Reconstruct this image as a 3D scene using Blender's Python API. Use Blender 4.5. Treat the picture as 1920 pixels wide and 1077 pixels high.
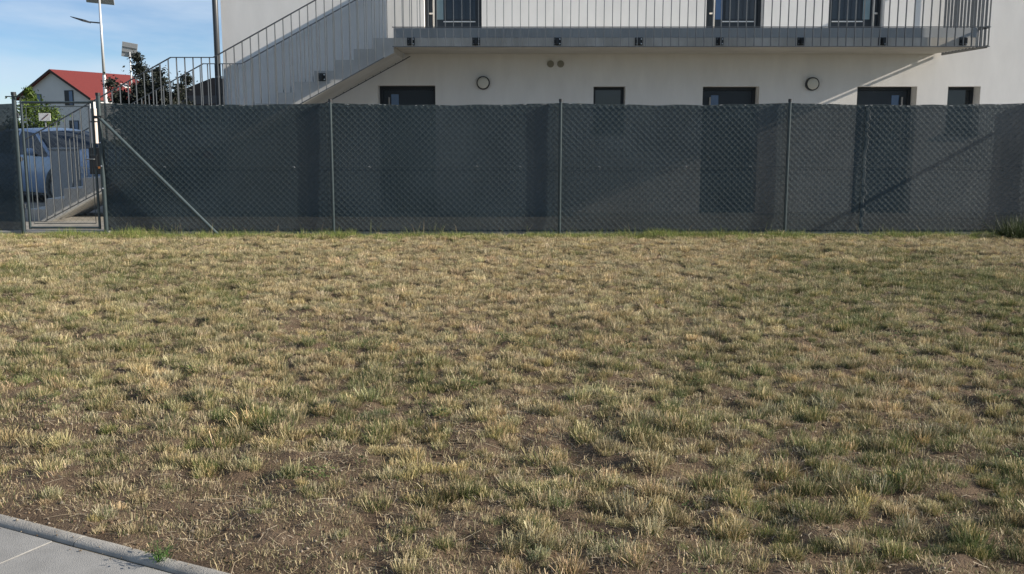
import bpy, bmesh, math, random
import numpy as np
from mathutils import Vector, Matrix
R = math.radians
rng = np.random.default_rng(7)
random.seed(7)
scene = bpy.context.scene
for o in list(bpy.data.objects):
    bpy.data.objects.remove(o)
C = scene.collection

# ------------------------------------------------------------------ camera
PITCH, YAW = R(9.1186), R(0.239)
cam_d = bpy.data.cameras.new('camera'); cam = bpy.data.objects.new('camera', cam_d); C.objects.link(cam)
cam.location = (0, 0, 1.5); cam.rotation_euler = (R(90) - PITCH, 0, YAW)
cam_d.sensor_width = 36; cam_d.lens = 1894 / 1920 * 36; cam_d.clip_start = 0.05; cam_d.clip_end = 4000
scene.camera = cam

# ------------------------------------------------------------------ light
AZ = R(8.0)                          # sun stands right of the view, 8 degrees in front of the facade plane
EL = math.atan(0.4275 * math.cos(AZ))
SUN = Vector((math.cos(EL) * math.cos(AZ), -math.cos(EL) * math.sin(AZ), math.sin(EL)))
sd = bpy.data.lights.new('sun', 'SUN'); sun = bpy.data.objects.new('sun', sd); C.objects.link(sun)
sd.energy = 5.0; sd.angle = R(0.53); sd.color = (1.0, 0.91, 0.79)
sun.rotation_euler = (-SUN).to_track_quat('-Z', 'Y').to_euler(); sun.location = (30, -5, 20)
w = bpy.data.worlds.new('World'); scene.world = w; w.use_nodes = True
nt = w.node_tree; nt.nodes.clear()
def wn(t, **k):
    n = nt.nodes.new(t)
    for a, b in k.items(): setattr(n, a, b)
    return n
sky = wn('ShaderNodeTexSky', sky_type='NISHITA', sun_disc=False, sun_elevation=EL, sun_rotation=R(98.0), air_density=0.65, dust_density=0.0, ozone_density=3.6)
tc = wn('ShaderNodeTexCoord'); mp = wn('ShaderNodeMapping'); mp.inputs['Scale'].default_value = (1.2, 1.2, 7.0)
mp.inputs['Rotation'].default_value = (R(8), R(-14), 0)
nz = wn('ShaderNodeTexNoise'); nz.inputs['Scale'].default_value = 2.4; nz.inputs['Detail'].default_value = 7; nz.inputs['Roughness'].default_value = 0.55; nz.inputs['Distortion'].default_value = 0.4
rp = wn('ShaderNodeValToRGB'); rp.color_ramp.elements[0].position = 0.40; rp.color_ramp.elements[1].position = 0.66
rp.color_ramp.elements[0].color = (0, 0, 0, 1); rp.color_ramp.elements[1].color = (0.80, 0.80, 0.80, 1)
mx = wn('ShaderNodeMixRGB'); mx.inputs[2].default_value = (5.6, 6.6, 7.8, 1)
bg = wn('ShaderNodeBackground'); bg.inputs['Strength'].default_value = 0.07
wo = wn('ShaderNodeOutputWorld')
L = nt.links.new
L(tc.outputs['Generated'], mp.inputs['Vector']); L(mp.outputs['Vector'], nz.inputs['Vector']); L(nz.outputs['Fac'], rp.inputs['Fac'])
L(sky.outputs['Color'], mx.inputs[1]); L(rp.outputs['Color'], mx.inputs[0]); L(mx.outputs['Color'], bg.inputs['Color']); L(bg.outputs['Background'], wo.inputs['Surface'])
vs = scene.view_settings
vs.view_transform = 'Standard'; vs.look = 'None'; vs.exposure = 0.75; vs.gamma = 1.0; vs.use_curve_mapping = False
scene.cycles.max_bounces = 6; scene.cycles.transparent_max_bounces = 16
scene.cycles.use_denoising = True; scene.cycles.denoiser = 'OPENIMAGEDENOISE'; scene.cycles.denoising_input_passes = 'RGB_ALBEDO_NORMAL'

# ------------------------------------------------------------------ helpers
def mat(name, col, rough=0.7, var=0.0, scale=8.0, bump=0.0, bscale=60.0, metal=0.0, spec=0.5, col2=None, detail=5, stretch=None):
    m = bpy.data.materials.new(name); m.use_nodes = True
    t = m.node_tree; b = t.nodes['Principled BSDF']
    b.inputs['Roughness'].default_value = rough; b.inputs['Metallic'].default_value = metal
    b.inputs['Specular IOR Level'].default_value = spec
    b.inputs['Base Color'].default_value = (*col, 1)
    co = t.nodes.new('ShaderNodeTexCoord')
    src = co.outputs['Object']
    if stretch:
        mpp = t.nodes.new('ShaderNodeMapping'); mpp.inputs['Scale'].default_value = stretch
        t.links.new(src, mpp.inputs['Vector']); src = mpp.outputs['Vector']
    if var or col2:
        n = t.nodes.new('ShaderNodeTexNoise'); n.inputs['Scale'].default_value = scale; n.inputs['Detail'].default_value = detail; n.inputs['Roughness'].default_value = 0.6
        r = t.nodes.new('ShaderNodeValToRGB')
        c2 = col2 or tuple(c * (1 - var) for c in col); c1 = col if col2 else tuple(min(1, c * (1 + var * 0.5)) for c in col)
        r.color_ramp.elements[0].position = 0.3; r.color_ramp.elements[0].color = (*c2, 1)
        r.color_ramp.elements[1].position = 0.7; r.color_ramp.elements[1].color = (*c1, 1)
        t.links.new(src, n.inputs['Vector']); t.links.new(n.outputs['Fac'], r.inputs['Fac']); t.links.new(r.outputs['Color'], b.inputs['Base Color'])
    if bump:
        n2 = t.nodes.new('ShaderNodeTexNoise'); n2.inputs['Scale'].default_value = bscale; n2.inputs['Detail'].default_value = 6
        bp = t.nodes.new('ShaderNodeBump'); bp.inputs['Strength'].default_value = bump; bp.inputs['Distance'].default_value = 0.01
        t.links.new(src, n2.inputs['Vector']); t.links.new(n2.outputs['Fac'], bp.inputs['Height']); t.links.new(bp.outputs['Normal'], b.inputs['Normal'])
    return m

def link(o, parent=None):
    C.objects.link(o)
    if parent: o.parent = parent
    return o
def obj(name, me, parent=None, loc=(0, 0, 0), rot=(0, 0, 0), scale=(1, 1, 1)):
    o = bpy.data.objects.new(name, me); link(o, parent)
    o.location = loc; o.rotation_euler = rot; o.scale = scale
    return o
def empty(name, loc=(0, 0, 0), rot=(0, 0, 0)):
    o = bpy.data.objects.new(name, None); C.objects.link(o); o.location = loc; o.rotation_euler = rot; o.empty_display_size = 0.2
    return o
def tag(o, label, cat, group=None):
    o['label'] = label; o['category'] = cat
    if group: o['group'] = group
    return o
def structure(o): o['kind'] = 'structure'; return o
def stuff(o): o['kind'] = 'stuff'; return o

class MB:
    """collects simple shapes for ONE mesh"""
    def __init__(s): s.v = []; s.f = []; s.m = []; s.k = 0
    def face(s, *pts):
        i = len(s.v); s.v += [tuple(p) for p in pts]; s.f.append(tuple(range(i, i + len(pts)))); s.m.append(s.k)
    def box(s, x0, x1, y0, y1, z0, z1):
        i = len(s.v)
        s.v += [(x0, y0, z0), (x1, y0, z0), (x1, y1, z0), (x0, y1, z0), (x0, y0, z1), (x1, y0, z1), (x1, y1, z1), (x0, y1, z1)]
        for q in ((0, 3, 2, 1), (4, 5, 6, 7), (0, 1, 5, 4), (1, 2, 6, 5), (2, 3, 7, 6), (3, 0, 4, 7)):
            s.f.append(tuple(i + a for a in q)); s.m.append(s.k)
    def tube(s, p, q, r0, r1=None, n=10, cap=True):
        r1 = r0 if r1 is None else r1
        p, q = Vector(p), Vector(q); d = (q - p).normalized()
        a = d.orthogonal().normalized(); b = d.cross(a)
        i = len(s.v)
        for c, r in ((p, r0), (q, r1)):
            for k in range(n):
                t = 2 * math.pi * k / n
                s.v.append(tuple(c + a * (r * math.cos(t)) + b * (r * math.sin(t))))
        for k in range(n):
            s.f.append((i + k, i + (k + 1) % n, i + n + (k + 1) % n, i + n + k)); s.m.append(s.k)
        if cap:
            s.f.append(tuple(i + n - 1 - k for k in range(n))); s.m.append(s.k)
            s.f.append(tuple(i + n + k for k in range(n))); s.m.append(s.k)
    def bar(s, p, q, wx, wy):
        """rectangular bar between two points; wy is its size along world Y, wx across"""
        p, q = Vector(p), Vector(q); d = (q - p).normalized()
        b = Vector((0, 1, 0)); a = d.cross(b)
        if a.length < 1e-4: b = Vector((1, 0, 0)); a = d.cross(b)
        a.normalize(); b = a.cross(d).normalized()
        i = len(s.v)
        for c in (p, q):
            for sx, sy in ((-1, -1), (1, -1), (1, 1), (-1, 1)): s.v.append(tuple(c + a * (sx * wx / 2) + b * (sy * wy / 2)))
        for qd in ((0, 1, 2, 3), (7, 6, 5, 4), (0, 4, 5, 1), (1, 5, 6, 2), (2, 6, 7, 3), (3, 7, 4, 0)):
            s.f.append(tuple(i + a_ for a_ in qd)); s.m.append(s.k)
    def mesh(s, name, *mats, smooth=False, fix=True):
        me = bpy.data.meshes.new(name); me.from_pydata(s.v, [], s.f)
        for m in mats: me.materials.append(m)
        if any(s.m): me.polygons.foreach_set('material_index', s.m)
        if fix:
            bm = bmesh.new(); bm.from_mesh(me); bmesh.ops.recalc_face_normals(bm, faces=bm.faces); bm.to_mesh(me); bm.free()
        if smooth: me.polygons.foreach_set('use_smooth', [True] * len(me.polygons))
        me.update(); return me
    def build(s, name, m, parent=None, smooth=False, loc=(0, 0, 0), rot=(0, 0, 0), bevel=0):
        ms = m if isinstance(m, (list, tuple)) else [m]
        o = obj(name, s.mesh(name, *ms, smooth=smooth), parent, loc, rot)
        if bevel:
            b = o.modifiers.new('bevel', 'BEVEL'); b.width = bevel; b.segments = 2; b.limit_method = 'ANGLE'
        return o
def smooth_by_angle(o, ang=40):
    me = o.data; me.polygons.foreach_set('use_smooth', [True] * len(me.polygons)); me.set_sharp_from_angle(angle=R(ang))

def np_mesh(name, verts, faces, mat_, cols=None, smooth=False):
    """verts (n,3), faces (m,k) equal-size polygons"""
    me = bpy.data.meshes.new(name); n, (m, k) = len(verts), faces.shape
    me.vertices.add(n); me.vertices.foreach_set('co', np.ascontiguousarray(verts, dtype=np.float32).ravel())
    me.loops.add(m * k); me.loops.foreach_set('vertex_index', np.ascontiguousarray(faces, dtype=np.int32).ravel())
    me.polygons.add(m); me.polygons.foreach_set('loop_start', np.arange(0, m * k, k, dtype=np.int32))
    if smooth: me.polygons.foreach_set('use_smooth', np.ones(m, dtype=bool))
    me.update(calc_edges=True)
    if cols is not None:
        a = me.attributes.new('col', 'FLOAT_COLOR', 'POINT'); c4 = np.ones((n, 4), dtype=np.float32); c4[:, :3] = cols
        a.data.foreach_set('color', c4.ravel())
    me.materials.append(mat_); return me

def vnoise(x, y, seed=0):
    """2-D value noise in 0..1"""
    def h(i, j):
        n = (i.astype(np.int64) * 374761393 + j.astype(np.int64) * 668265263 + seed * 1442695041) & 0x7fffffff
        n = ((n ^ (n >> 13)) * 1274126177) & 0x7fffffff
        return ((n ^ (n >> 16)) & 0xffff) / 65535.0
    xi, yi = np.floor(x), np.floor(y); fx, fy = x - xi, y - yi
    fx = fx * fx * (3 - 2 * fx); fy = fy * fy * (3 - 2 * fy)
    a, b, c, d = h(xi, yi), h(xi + 1, yi), h(xi, yi + 1), h(xi + 1, yi + 1)
    return (a * (1 - fx) + b * fx) * (1 - fy) + (c * (1 - fx) + d * fx) * fy
def fbm(x, y, seed=0, oct=4):
    s, a, t = 0, 1.0, 0
    for k in range(oct):
        s = s + a * vnoise(x * 2 ** k + 17.3 * k, y * 2 ** k - 9.1 * k, seed + k); t += a; a *= 0.5
    return s / t

# ------------------------------------------------------------------ materials
M = {}
M['soil'] = mat('soil', (0.160, 0.116, 0.079), 0.95, col2=(0.080, 0.057, 0.039), scale=5, bump=1.0, bscale=120, spec=0.1, detail=9)
M['far_ground'] = mat('far_ground', (0.17, 0.15, 0.085), 0.95, col2=(0.10, 0.11, 0.05), scale=0.25, bump=0.5, bscale=4, spec=0.1)
M['asphalt'] = mat('asphalt', (0.07, 0.07, 0.072), 0.9, var=0.3, scale=3, bump=0.5, bscale=90, spec=0.2)
M['paving'] = mat('paving', (0.27, 0.255, 0.225), 0.9, var=0.35, scale=5, bump=0.6, bscale=60, spec=0.2, detail=8)
M['slab'] = mat('sidewalk_concrete', (0.30, 0.295, 0.28), 0.85, var=0.22, scale=6, bump=0.35, bscale=220, spec=0.25, detail=9)
M['kerb'] = mat('kerb_concrete', (0.33, 0.315, 0.285), 0.9, var=0.25, scale=9, bump=0.45, bscale=160, spec=0.2, detail=9)
M['mortar'] = mat('joint_sand', (0.15, 0.125, 0.09), 0.95, var=0.3, scale=40, bump=0.5, spec=0.1)
M['plaster'] = mat('white_plaster', (0.80, 0.78, 0.74), 0.9, var=0.065, scale=1.5, bump=0.30, bscale=110, spec=0.15, detail=10, stretch=(2.6, 1, .8))
M['concrete'] = mat('grey_concrete', (0.56, 0.545, 0.505), 0.88, col2=(0.36, 0.34, 0.30), scale=1.6, bump=0.3, bscale=90, spec=0.2, detail=8, stretch=(1.8, 1, 0.6))
M['stair'] = mat('stair_concrete', (0.55, 0.55, 0.53), 0.88, col2=(0.42, 0.415, 0.395), scale=1.6, bump=0.25, bscale=90, spec=0.2, detail=8)
M['screed'] = mat('floor_edge_sheet', (0.36, 0.38, 0.39), 0.55, var=0.15, scale=2, spec=0.4)
M['soffit'] = mat('soffit_concrete', (0.50, 0.485, 0.44), 0.9, var=0.14, scale=2, bump=0.25, bscale=90, spec=0.15)
M['galv'] = mat('galvanised_steel', (0.165, 0.178, 0.185), 0.5, var=0.18, scale=14, metal=0.35, spec=0.5)
M['galv_dark'] = mat('dark_steel_rail', (0.075, 0.085, 0.095), 0.5, var=0.2, scale=14, metal=0.2)
M['black'] = mat('black_steel', (0.018, 0.02, 0.022), 0.5)
M['bolt'] = mat('bright_bolt', (0.65, 0.66, 0.66), 0.3, metal=0.8)
M['anthracite'] = mat('anthracite_frame', (0.022, 0.027, 0.033), 0.45, spec=0.4)
M['door_leaf'] = mat('anthracite_leaf', (0.026, 0.034, 0.042), 0.4, spec=0.4, var=0.1, scale=2)
M['glass_dark'] = mat('dark_glass', (0.018, 0.024, 0.030), 0.06, spec=0.55)
M['glass_pale'] = mat('frosted_glass', (0.20, 0.28, 0.30), 0.25, spec=0.5)
M['glass_blue'] = mat('glass_with_blind', (0.06, 0.12, 0.24), 0.12, spec=0.5)
M['steel'] = mat('brushed_steel', (0.72, 0.70, 0.66), 0.35, metal=0.4)
M['diffuser'] = mat('opal_diffuser', (0.62, 0.60, 0.52), 0.4)
M['vent'] = mat('vent_grille', (0.30, 0.28, 0.22), 0.7)
M['post'] = mat('green_grey_post', (0.034, 0.050, 0.054), 0.35, var=0.2, scale=10, spec=0.6)
M['wire'] = mat('coated_wire', (0.048, 0.064, 0.068), 0.42, spec=0.7)
M['tie'] = mat('white_tie', (0.42, 0.43, 0.43), 0.5)
M['pipe'] = mat('rain_pipe', (0.05, 0.054, 0.058), 0.4, spec=0.5)
M['white_paint'] = mat('white_paint', (0.78, 0.76, 0.72), 0.5)

def net_material():
    m = bpy.data.materials.new('shade_net'); m.use_nodes = True; t = m.node_tree; t.nodes.clear()
    N = t.nodes.new; K = t.links.new
    out = N('ShaderNodeOutputMaterial'); mixs = N('ShaderNodeMixShader'); tr = N('ShaderNodeBsdfTransparent')
    pb = N('ShaderNodeBsdfPrincipled'); pb.inputs['Roughness'].default_value = 0.55; pb.inputs['Specular IOR Level'].default_value = 0.35
    tl = N('ShaderNodeBsdfTranslucent'); tl.inputs['Color'].default_value = (0.03, 0.04, 0.045, 1)
    m2 = N('ShaderNodeMixShader'); m2.inputs[0].default_value = 0.15
    co = N('ShaderNodeTexCoord'); n1 = N('ShaderNodeTexNoise'); n1.inputs['Scale'].default_value = 1.1; n1.inputs['Detail'].default_value = 6
    K(co.outputs['Object'], n1.inputs['Vector'])
    r = N('ShaderNodeValToRGB'); r.color_ramp.elements[0].position = 0.35; r.color_ramp.elements[0].color = (0.034, 0.053, 0.061, 1)
    r.color_ramp.elements[1].position = 0.7; r.color_ramp.elements[1].color = (0.053, 0.076, 0.086, 1)
    K(n1.outputs['Fac'], r.inputs['Fac']); K(r.outputs['Color'], pb.inputs['Base Color'])
    # fine weave: horizontal knit rows, more open in the bottom hem
    mp_ = N('ShaderNodeMapping'); mp_.inputs['Scale'].default_value = (14, 1, 130)
    K(co.outputs['Object'], mp_.inputs['Vector'])
    n2 = N('ShaderNodeTexNoise'); n2.inputs['Scale'].default_value = 1.0; n2.inputs['Detail'].default_value = 3
    K(mp_.outputs['Vector'], n2.inputs['Vector'])
    mr = N('ShaderNodeMapRange'); mr.inputs['From Min'].default_value = 0.3; mr.inputs['From Max'].default_value = 0.7
    mr.inputs['To Min'].default_value = 0.02; mr.inputs['To Max'].default_value = 0.08
    K(n2.outputs['Fac'], mr.inputs['Value'])
    at = N('ShaderNodeAttribute'); at.attribute_name = 'open'
    add = N('ShaderNodeMath'); add.operation = 'ADD'
    K(mr.outputs['Result'], add.inputs[0]); K(at.outputs['Fac'], add.inputs[1])
    bp = N('ShaderNodeBump'); bp.inputs['Strength'].default_value = 0.35; bp.inputs['Distance'].default_value = 0.004
    K(n2.outputs['Fac'], bp.inputs['Height']); K(bp.outputs['Normal'], pb.inputs['Normal'])
    K(pb.outputs[0], m2.inputs[1]); K(tl.outputs[0], m2.inputs[2])
    K(add.outputs[0], mixs.inputs[0]); K(m2.outputs[0], mixs.inputs[1]); K(tr.outputs[0], mixs.inputs[2]); K(mixs.outputs[0], out.inputs[0])
    return m
M['net'] = net_material()

def leaf_material(name, transl=0.16, rough=0.6, tinted=True):
    """blade colour from the mesh attribute, multiplied by a per-instance tint"""
    m = bpy.data.materials.new(name); m.use_nodes = True; t = m.node_tree; t.nodes.clear(); N = t.nodes.new; K = t.links.new
    out = N('ShaderNodeOutputMaterial'); mixs = N('ShaderNodeMixShader'); mixs.inputs[0].default_value = transl
    pb = N('ShaderNodeBsdfPrincipled'); pb.inputs['Roughness'].default_value = rough; pb.inputs['Specular IOR Level'].default_value = 0.25
    tl = N('ShaderNodeBsdfTranslucent')
    a = N('ShaderNodeAttribute'); a.attribute_name = 'col'; src = a.outputs['Color']
    if tinted:
        b = N('ShaderNodeAttribute'); b.attribute_type = 'INSTANCER'; b.attribute_name = 'tint'
        mu = N('ShaderNodeMixRGB'); mu.blend_type = 'MULTIPLY'; mu.inputs[0].default_value = 1
        K(src, mu.inputs[1]); K(b.outputs['Color'], mu.inputs[2]); src = mu.outputs['Color']
    K(src, pb.inputs['Base Color']); K(src, tl.inputs['Color'])
    K(pb.outputs[0], mixs.inputs[1]); K(tl.outputs[0], mixs.inputs[2]); K(mixs.outputs[0], out.inputs[0])
    return m
M['blade'] = leaf_material('grass_blade')
M['leaf'] = leaf_material('leaf', 0.25, 0.5, tinted=False)

# ------------------------------------------------------------------ ground
FY = 14.15          # fence line
YARD = -0.12        # level of the yard behind the fence
g = MB(); g.face((-1500, -300, -0.22), (1500, -300, -0.22), (1500, 3000, -0.22), (-1500, 3000, -0.22))
structure(g.build('ground', M['far_ground']))
g = MB(); g.box(-40, 40, 19.6, 34, -0.5, -0.17)
structure(g.build('road', M['asphalt']))
g = MB(); g.box(-16, 16, FY + 0.16, 21.3, -0.4, YARD)
structure(g.build('yard_paving', M['paving']))
g = MB(); g.box(-16, -5.72, FY - 0.04, FY + 0.155, -0.4, 0.03)
th = g.build('gate_threshold', M['slab'], bevel=0.012); structure(th)
g = MB(); g.box(-5.70, 16, FY + 0.03, FY + 0.155, -0.4, 0.03)
structure(g.build('fence_base_board', M['kerb'], bevel=0.01))

# pavement line: runs from (-2.0, 3.7) towards lower right; the lawn lies on its far side
KA = Vector((-2.012, 3.74)); KD = Vector((1.043, -0.526)).normalized(); KN = Vector((-KD.y, KD.x))   # KN points to the lawn
def side(x, y): return (x - KA.x) * KN.x + (y - KA.y) * KN.y

def lawn_z(x, y):
    z = 0.040 * (fbm(x * 0.7, y * 0.7, 3, 3) - 0.5) + 0.070 * (fbm(x * 3.4, y * 3.4, 11, 3) - 0.5) + 0.045 * (fbm(x * 9, y * 9, 23, 3) - 0.5)
    fade = np.clip((np.abs(y - FY + 0.02)) / 0.5, 0, 1)
    z = z * (0.35 + 0.65 * fade)
    s = (x - KA.x) * KN.x + (y - KA.y) * KN.y
    k = np.clip((s + 0.02) / 0.35, 0, 1)
    z = z * k - 0.012 * (1 - k) - 0.045 * np.clip((y - 12.7) / 1.2, 0, 1)
    return np.where(s < -0.02, -0.16, z)
def lawn_mesh():
    xs = np.concatenate([np.linspace(-14, -8.2, 30)[:-1], np.linspace(-8.2, 8.2, 560), np.linspace(8.2, 14, 30)[1:]])
    ys = np.concatenate([np.linspace(-2, 2, 60)[:-1], np.linspace(2, 7, 250)[:-1], np.linspace(7, FY - 0.02, 170)])
    X, Y = np.meshgrid(xs, ys); v = np.stack([X, Y, lawn_z(X, Y)], -1).reshape(-1, 3)
    nx, ny = len(xs), len(ys); i = np.arange(nx * ny).reshape(ny, nx)
    f = np.stack([i[:-1, :-1], i[:-1, 1:], i[1:, 1:], i[1:, :-1]], -1).reshape(-1, 4)
    return np_mesh('lawn', v, f, M['soil'], smooth=True)
structure(obj('lawn', lawn_mesh()))

# sidewalk: bed, slabs, kerb stones (lie along the KD direction)
ang = math.atan2(KD.y, KD.x)
bed = MB(); bed.box(-3.0, 9.0, -1.72, -0.01, -0.14, -0.0072)
sw = structure(bed.build('sidewalk', M['mortar'], loc=(KA.x, KA.y, 0), rot=(0, 0, ang)))
slab_me = None
JX = (Vector((-1.684, 3.52)) - KA).dot(KD)      # place of the visible joint along the kerb
for r_ in range(2):
    for k in range(-3, 8):
        b = MB(); b.box(0.0018, 0.9982, 0.0018, 0.7982, -0.06, 0.0)
        if slab_me is None: slab_me = b.mesh('paving_slab', M['slab'])
        o = obj('paving_slab', slab_me, sw, (JX + k + 0.5 * 0 + (0.0 if r_ == 0 else 0.37), -0.075 - 0.8 * (r_ + 1), -0.004 + random.uniform(-.002, .002)))
def kerb_mesh():
    b = MB(); prof = [(-0.066, -0.12), (-0.066, 0.004), (-0.061, 0.012), (-0.050, 0.018), (-0.032, 0.021), (-0.014, 0.018), (-0.004, 0.012), (0.0, 0.004), (0.0, -0.12)]
    n = len(prof); xs = np.linspace(0.0025, 0.9975, 9)
    for x in xs:
        for (y, z) in prof: b.v.append((x, y + 0.0015 * math.sin(9 * x), z + 0.001 * math.sin(13 * x + y * 50)))
    for a in range(len(xs) - 1):
        for k in range(n):
            b.f.append((a * n + k, (a + 1) * n + k, (a + 1) * n + (k + 1) % n, a * n + (k + 1) % n)); b.m.append(0)
    b.f.append(tuple(range(n))); b.m.append(0); b.f.append(tuple((len(xs) - 1) * n + k for k in range(n - 1, -1, -1))); b.m.append(0)
    return b.mesh('kerb_stone', M['kerb'])
km = kerb_mesh(); km.polygons.foreach_set('use_smooth', [True] * len(km.polygons)); km.set_sharp_from_angle(angle=R(45))
for k in range(-3, 8):
    obj('kerb_stone', km, sw, (JX + 0.10 + k, -0.002, -0.004 + random.uniform(-.002, .002)))

# ------------------------------------------------------------------ apartment building
WY = 18.9; BX0, BX1, BZ1 = -5.37, 15.0, 6.7; FLOOR = 3.09
bld = tag(empty('apartment_building', (0, WY, YARD)), 'white plastered two storey apartment building behind the dark screened fence', 'building')
OFF = Vector((0, WY, YARD))     # children are given in world coordinates minus OFF
def loc0(o): o.location = o.location - OFF if o.parent == bld else o.location; return o
lower = [(-2.548, -1.489, YARD, 2.215), (1.419, 2.006, 1.35, 2.195), (3.425, 4.461, YARD, 2.195), (6.259, 7.353, YARD, 2.195), (7.919, 8.514, 1.35, 2.195)]
upper = [(-1.674, -0.630, FLOOR, 5.45), (3.447, 4.478, FLOOR, 5.45), (5.665, 6.676, FLOOR, 5.45)]
ops = lower + upper; REV = 0.30
xs = sorted({BX0, BX1, *[o[0] for o in ops], *[o[1] for o in ops]}); zs = sorted({YARD - 0.2, BZ1, *[o[2] for o in ops], *[o[3] for o in ops]})
wb = MB()
for i in range(len(xs) - 1):
    for j in range(len(zs) - 1):
        cx, cz = (xs[i] + xs[i + 1]) / 2, (zs[j] + zs[j + 1]) / 2
        if any(o[0] < cx < o[1] and o[2] < cz < o[3] for o in ops): continue
        wb.face((xs[i], WY, zs[j]), (xs[i + 1], WY, zs[j]), (xs[i + 1], WY, zs[j + 1]), (xs[i], WY, zs[j + 1]))
for (a, b, c, d) in ops:
    y0, y1 = WY, WY + REV + 0.1
    wb.face((a, y0, c), (a, y0, d), (a, y1, d), (a, y1, c)); wb.face((b, y0, c), (b, y1, c), (b, y1, d), (b, y0, d))
    wb.face((a, y0, d), (b, y0, d), (b, y1, d), (a, y1, d)); wb.face((a, y0, c), (a, y1, c), (b, y1, c), (b, y0, c))
z0 = YARD - 0.2
wb.face((BX0, WY, z0), (BX0, WY, BZ1), (BX0, 29, BZ1), (BX0, 29, z0)); wb.face((BX1, WY, z0), (BX1, 29, z0), (BX1, 29, BZ1), (BX1, WY, BZ1))
wb.face((BX0, 29, z0), (BX0, 29, BZ1), (BX1, 29, BZ1), (BX1, 29, z0)); wb.face((BX0, WY, BZ1), (BX1, WY, BZ1), (BX1, 29, BZ1), (BX0, 29, BZ1))
wme = bpy.data.meshes.new('wall'); wme.from_pydata(wb.v, [], wb.f); wme.materials.append(M['plaster'])
loc0(obj('wall', wme, bld))
rb = MB(); rb.box(BX0 - 0.03, BX1 + 0.03, WY - 0.03, 29.03, BZ1 + 0.003, BZ1 + 0.10)
loc0(rb.build('roof', M['anthracite'], bld))

def glazed_door(a, b, c, d, hinge_right=False, leafglass='glass_dark', light='glass_pale'):
    """upper floor door: frame, leaf with big pane, narrow light, long pull handle"""
    y = WY + 0.17
    f = MB(); t = 0.055
    f.box(a + .003, a + t, y, y + .08, c, d - .003); f.box(b - t, b - .003, y, y + .08, c, d - .003)
    f.box(a + t, b - t, y, y + .08, d - t, d - .003); f.box(a + t, b - t, y, y + .08, c, c + 0.05)
    dr = loc0(f.build('door', M['anthracite'], bld))
    wd = b - a - 2 * t; s = -1 if hinge_right else 1
    ex = (lambda q: a + t + q * wd) if not hinge_right else (lambda q: b - t - q * wd)
    def bx(q0, q1, y0, y1, z0, z1, nm, m):
        m_ = MB(); x0, x1 = sorted((ex(q0), ex(q1))); m_.box(x0, x1, y0, y1, z0, z1)
        o = m_.build(nm, M[m], dr); return o
    bx(0.002, 0.998, y + .045, y + .075, c + .052, d - t - .002, 'leaf', 'door_leaf')
    bx(0.16, 0.30, y + .030, y + .044, c + .32, d - .25, 'pane', light)
    bx(0.36, 0.93, y + .030, y + .044, c + .32, d - .25, 'pane', leafglass)
    bx(0.30, 0.93, y + .018, y + .029, c + .272, c + .292, 'kick_strip', 'steel')
    h = MB(); x = ex(0.115); h.tube((x, y - .055, c + .16), (x, y - .055, c + 1.9), .016, n=10)
    h2 = h.build('handle', M['steel'], dr, smooth=True)
    l = MB(); x2 = ex(0.03)
    l.tube((x, y - .055, c + .42), (x2, y - .03, c + .42), .017, n=8); l.build('handle_fixing', M['steel'], dr, smooth=True)
    l = MB(); l.tube((x, y - .055, c + 1.7), (x, y + .044, c + 1.7), .012, n=8); l.build('handle_fixing', M['steel'], dr, smooth=True)
    return dr
glazed_door(*upper[0]); glazed_door(*upper[1], light='glass_blue'); glazed_door(*upper[2], hinge_right=True)

def plain_door(a, b, c, d, hinge_right=False):
    y = WY + REV - 0.02; f = MB(); t = 0.06
    f.box(a + .003, a + t, y, y + .09, c, d - .003); f.box(b - t, b - .003, y, y + .09, c, d - .003); f.box(a + t, b - t, y, y + .09, d - t, d - .003)
    dr = loc0(f.build('door', M['anthracite'], bld))
    lf = MB(); lf.box(a + t + .003, b - t - .003, y + .03, y + .08, c + .01, d - t - .004); lf.build('leaf', M['door_leaf'], dr)
    for k in range(3):     # recessed panel edges of the leaf
        p = MB(); zz = c + 0.2 + k * 0.62; p.box(a + .38, b - t - .12, y + .018, y + .029, zz, min(zz + .5, d - .2)); p.build('panel', M['anthracite'], dr)
    hx = b - t - .12 if hinge_right else a + t + .12
    h = MB(); h.tube((hx, y - .05, c + .95), (hx, y - .05, min(c + 2.13, d - .12)), .015, n=10); h.build('handle', M['steel'], dr, smooth=True)
    gp = MB(); s = -1 if hinge_right else 1
    x0, x1 = sorted((hx + s * .03, hx + s * .17)); gp.box(x0, x1, y + .020, y + .029, d - .45, d - .15); gp.build('pane', M['glass_blue'], dr)
    return dr
plain_door(*lower[0]); plain_door(*lower[2]); plain_door(*lower[3], hinge_right=True)
for (a, b, c, d) in (lower[1], lower[4]):
    y = WY + REV - 0.02; f = MB(); t = 0.055
    f.box(a + .003, a + t, y, y + .08, c, d - .003); f.box(b - t, b - .003, y, y + .08, c, d - .003)
    f.box(a + t, b - t, y, y + .08, d - t, d - .003); f.box(a + t, b - t, y, y + .08, c, c + t)
    wnw = loc0(f.build('window', M['anthracite'], bld))
    p = MB(); p.box(a + t + .001, b - t - .001, y + .03, y + .05, c + t, d - t); p.build('pane', M['glass_dark'], wnw)
    s_ = MB(); s_.box(a - .03, b + .03, WY - .04, WY + REV - .03, c - .035, c - .003); s_.build('sill', M['anthracite'], wnw)
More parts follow.
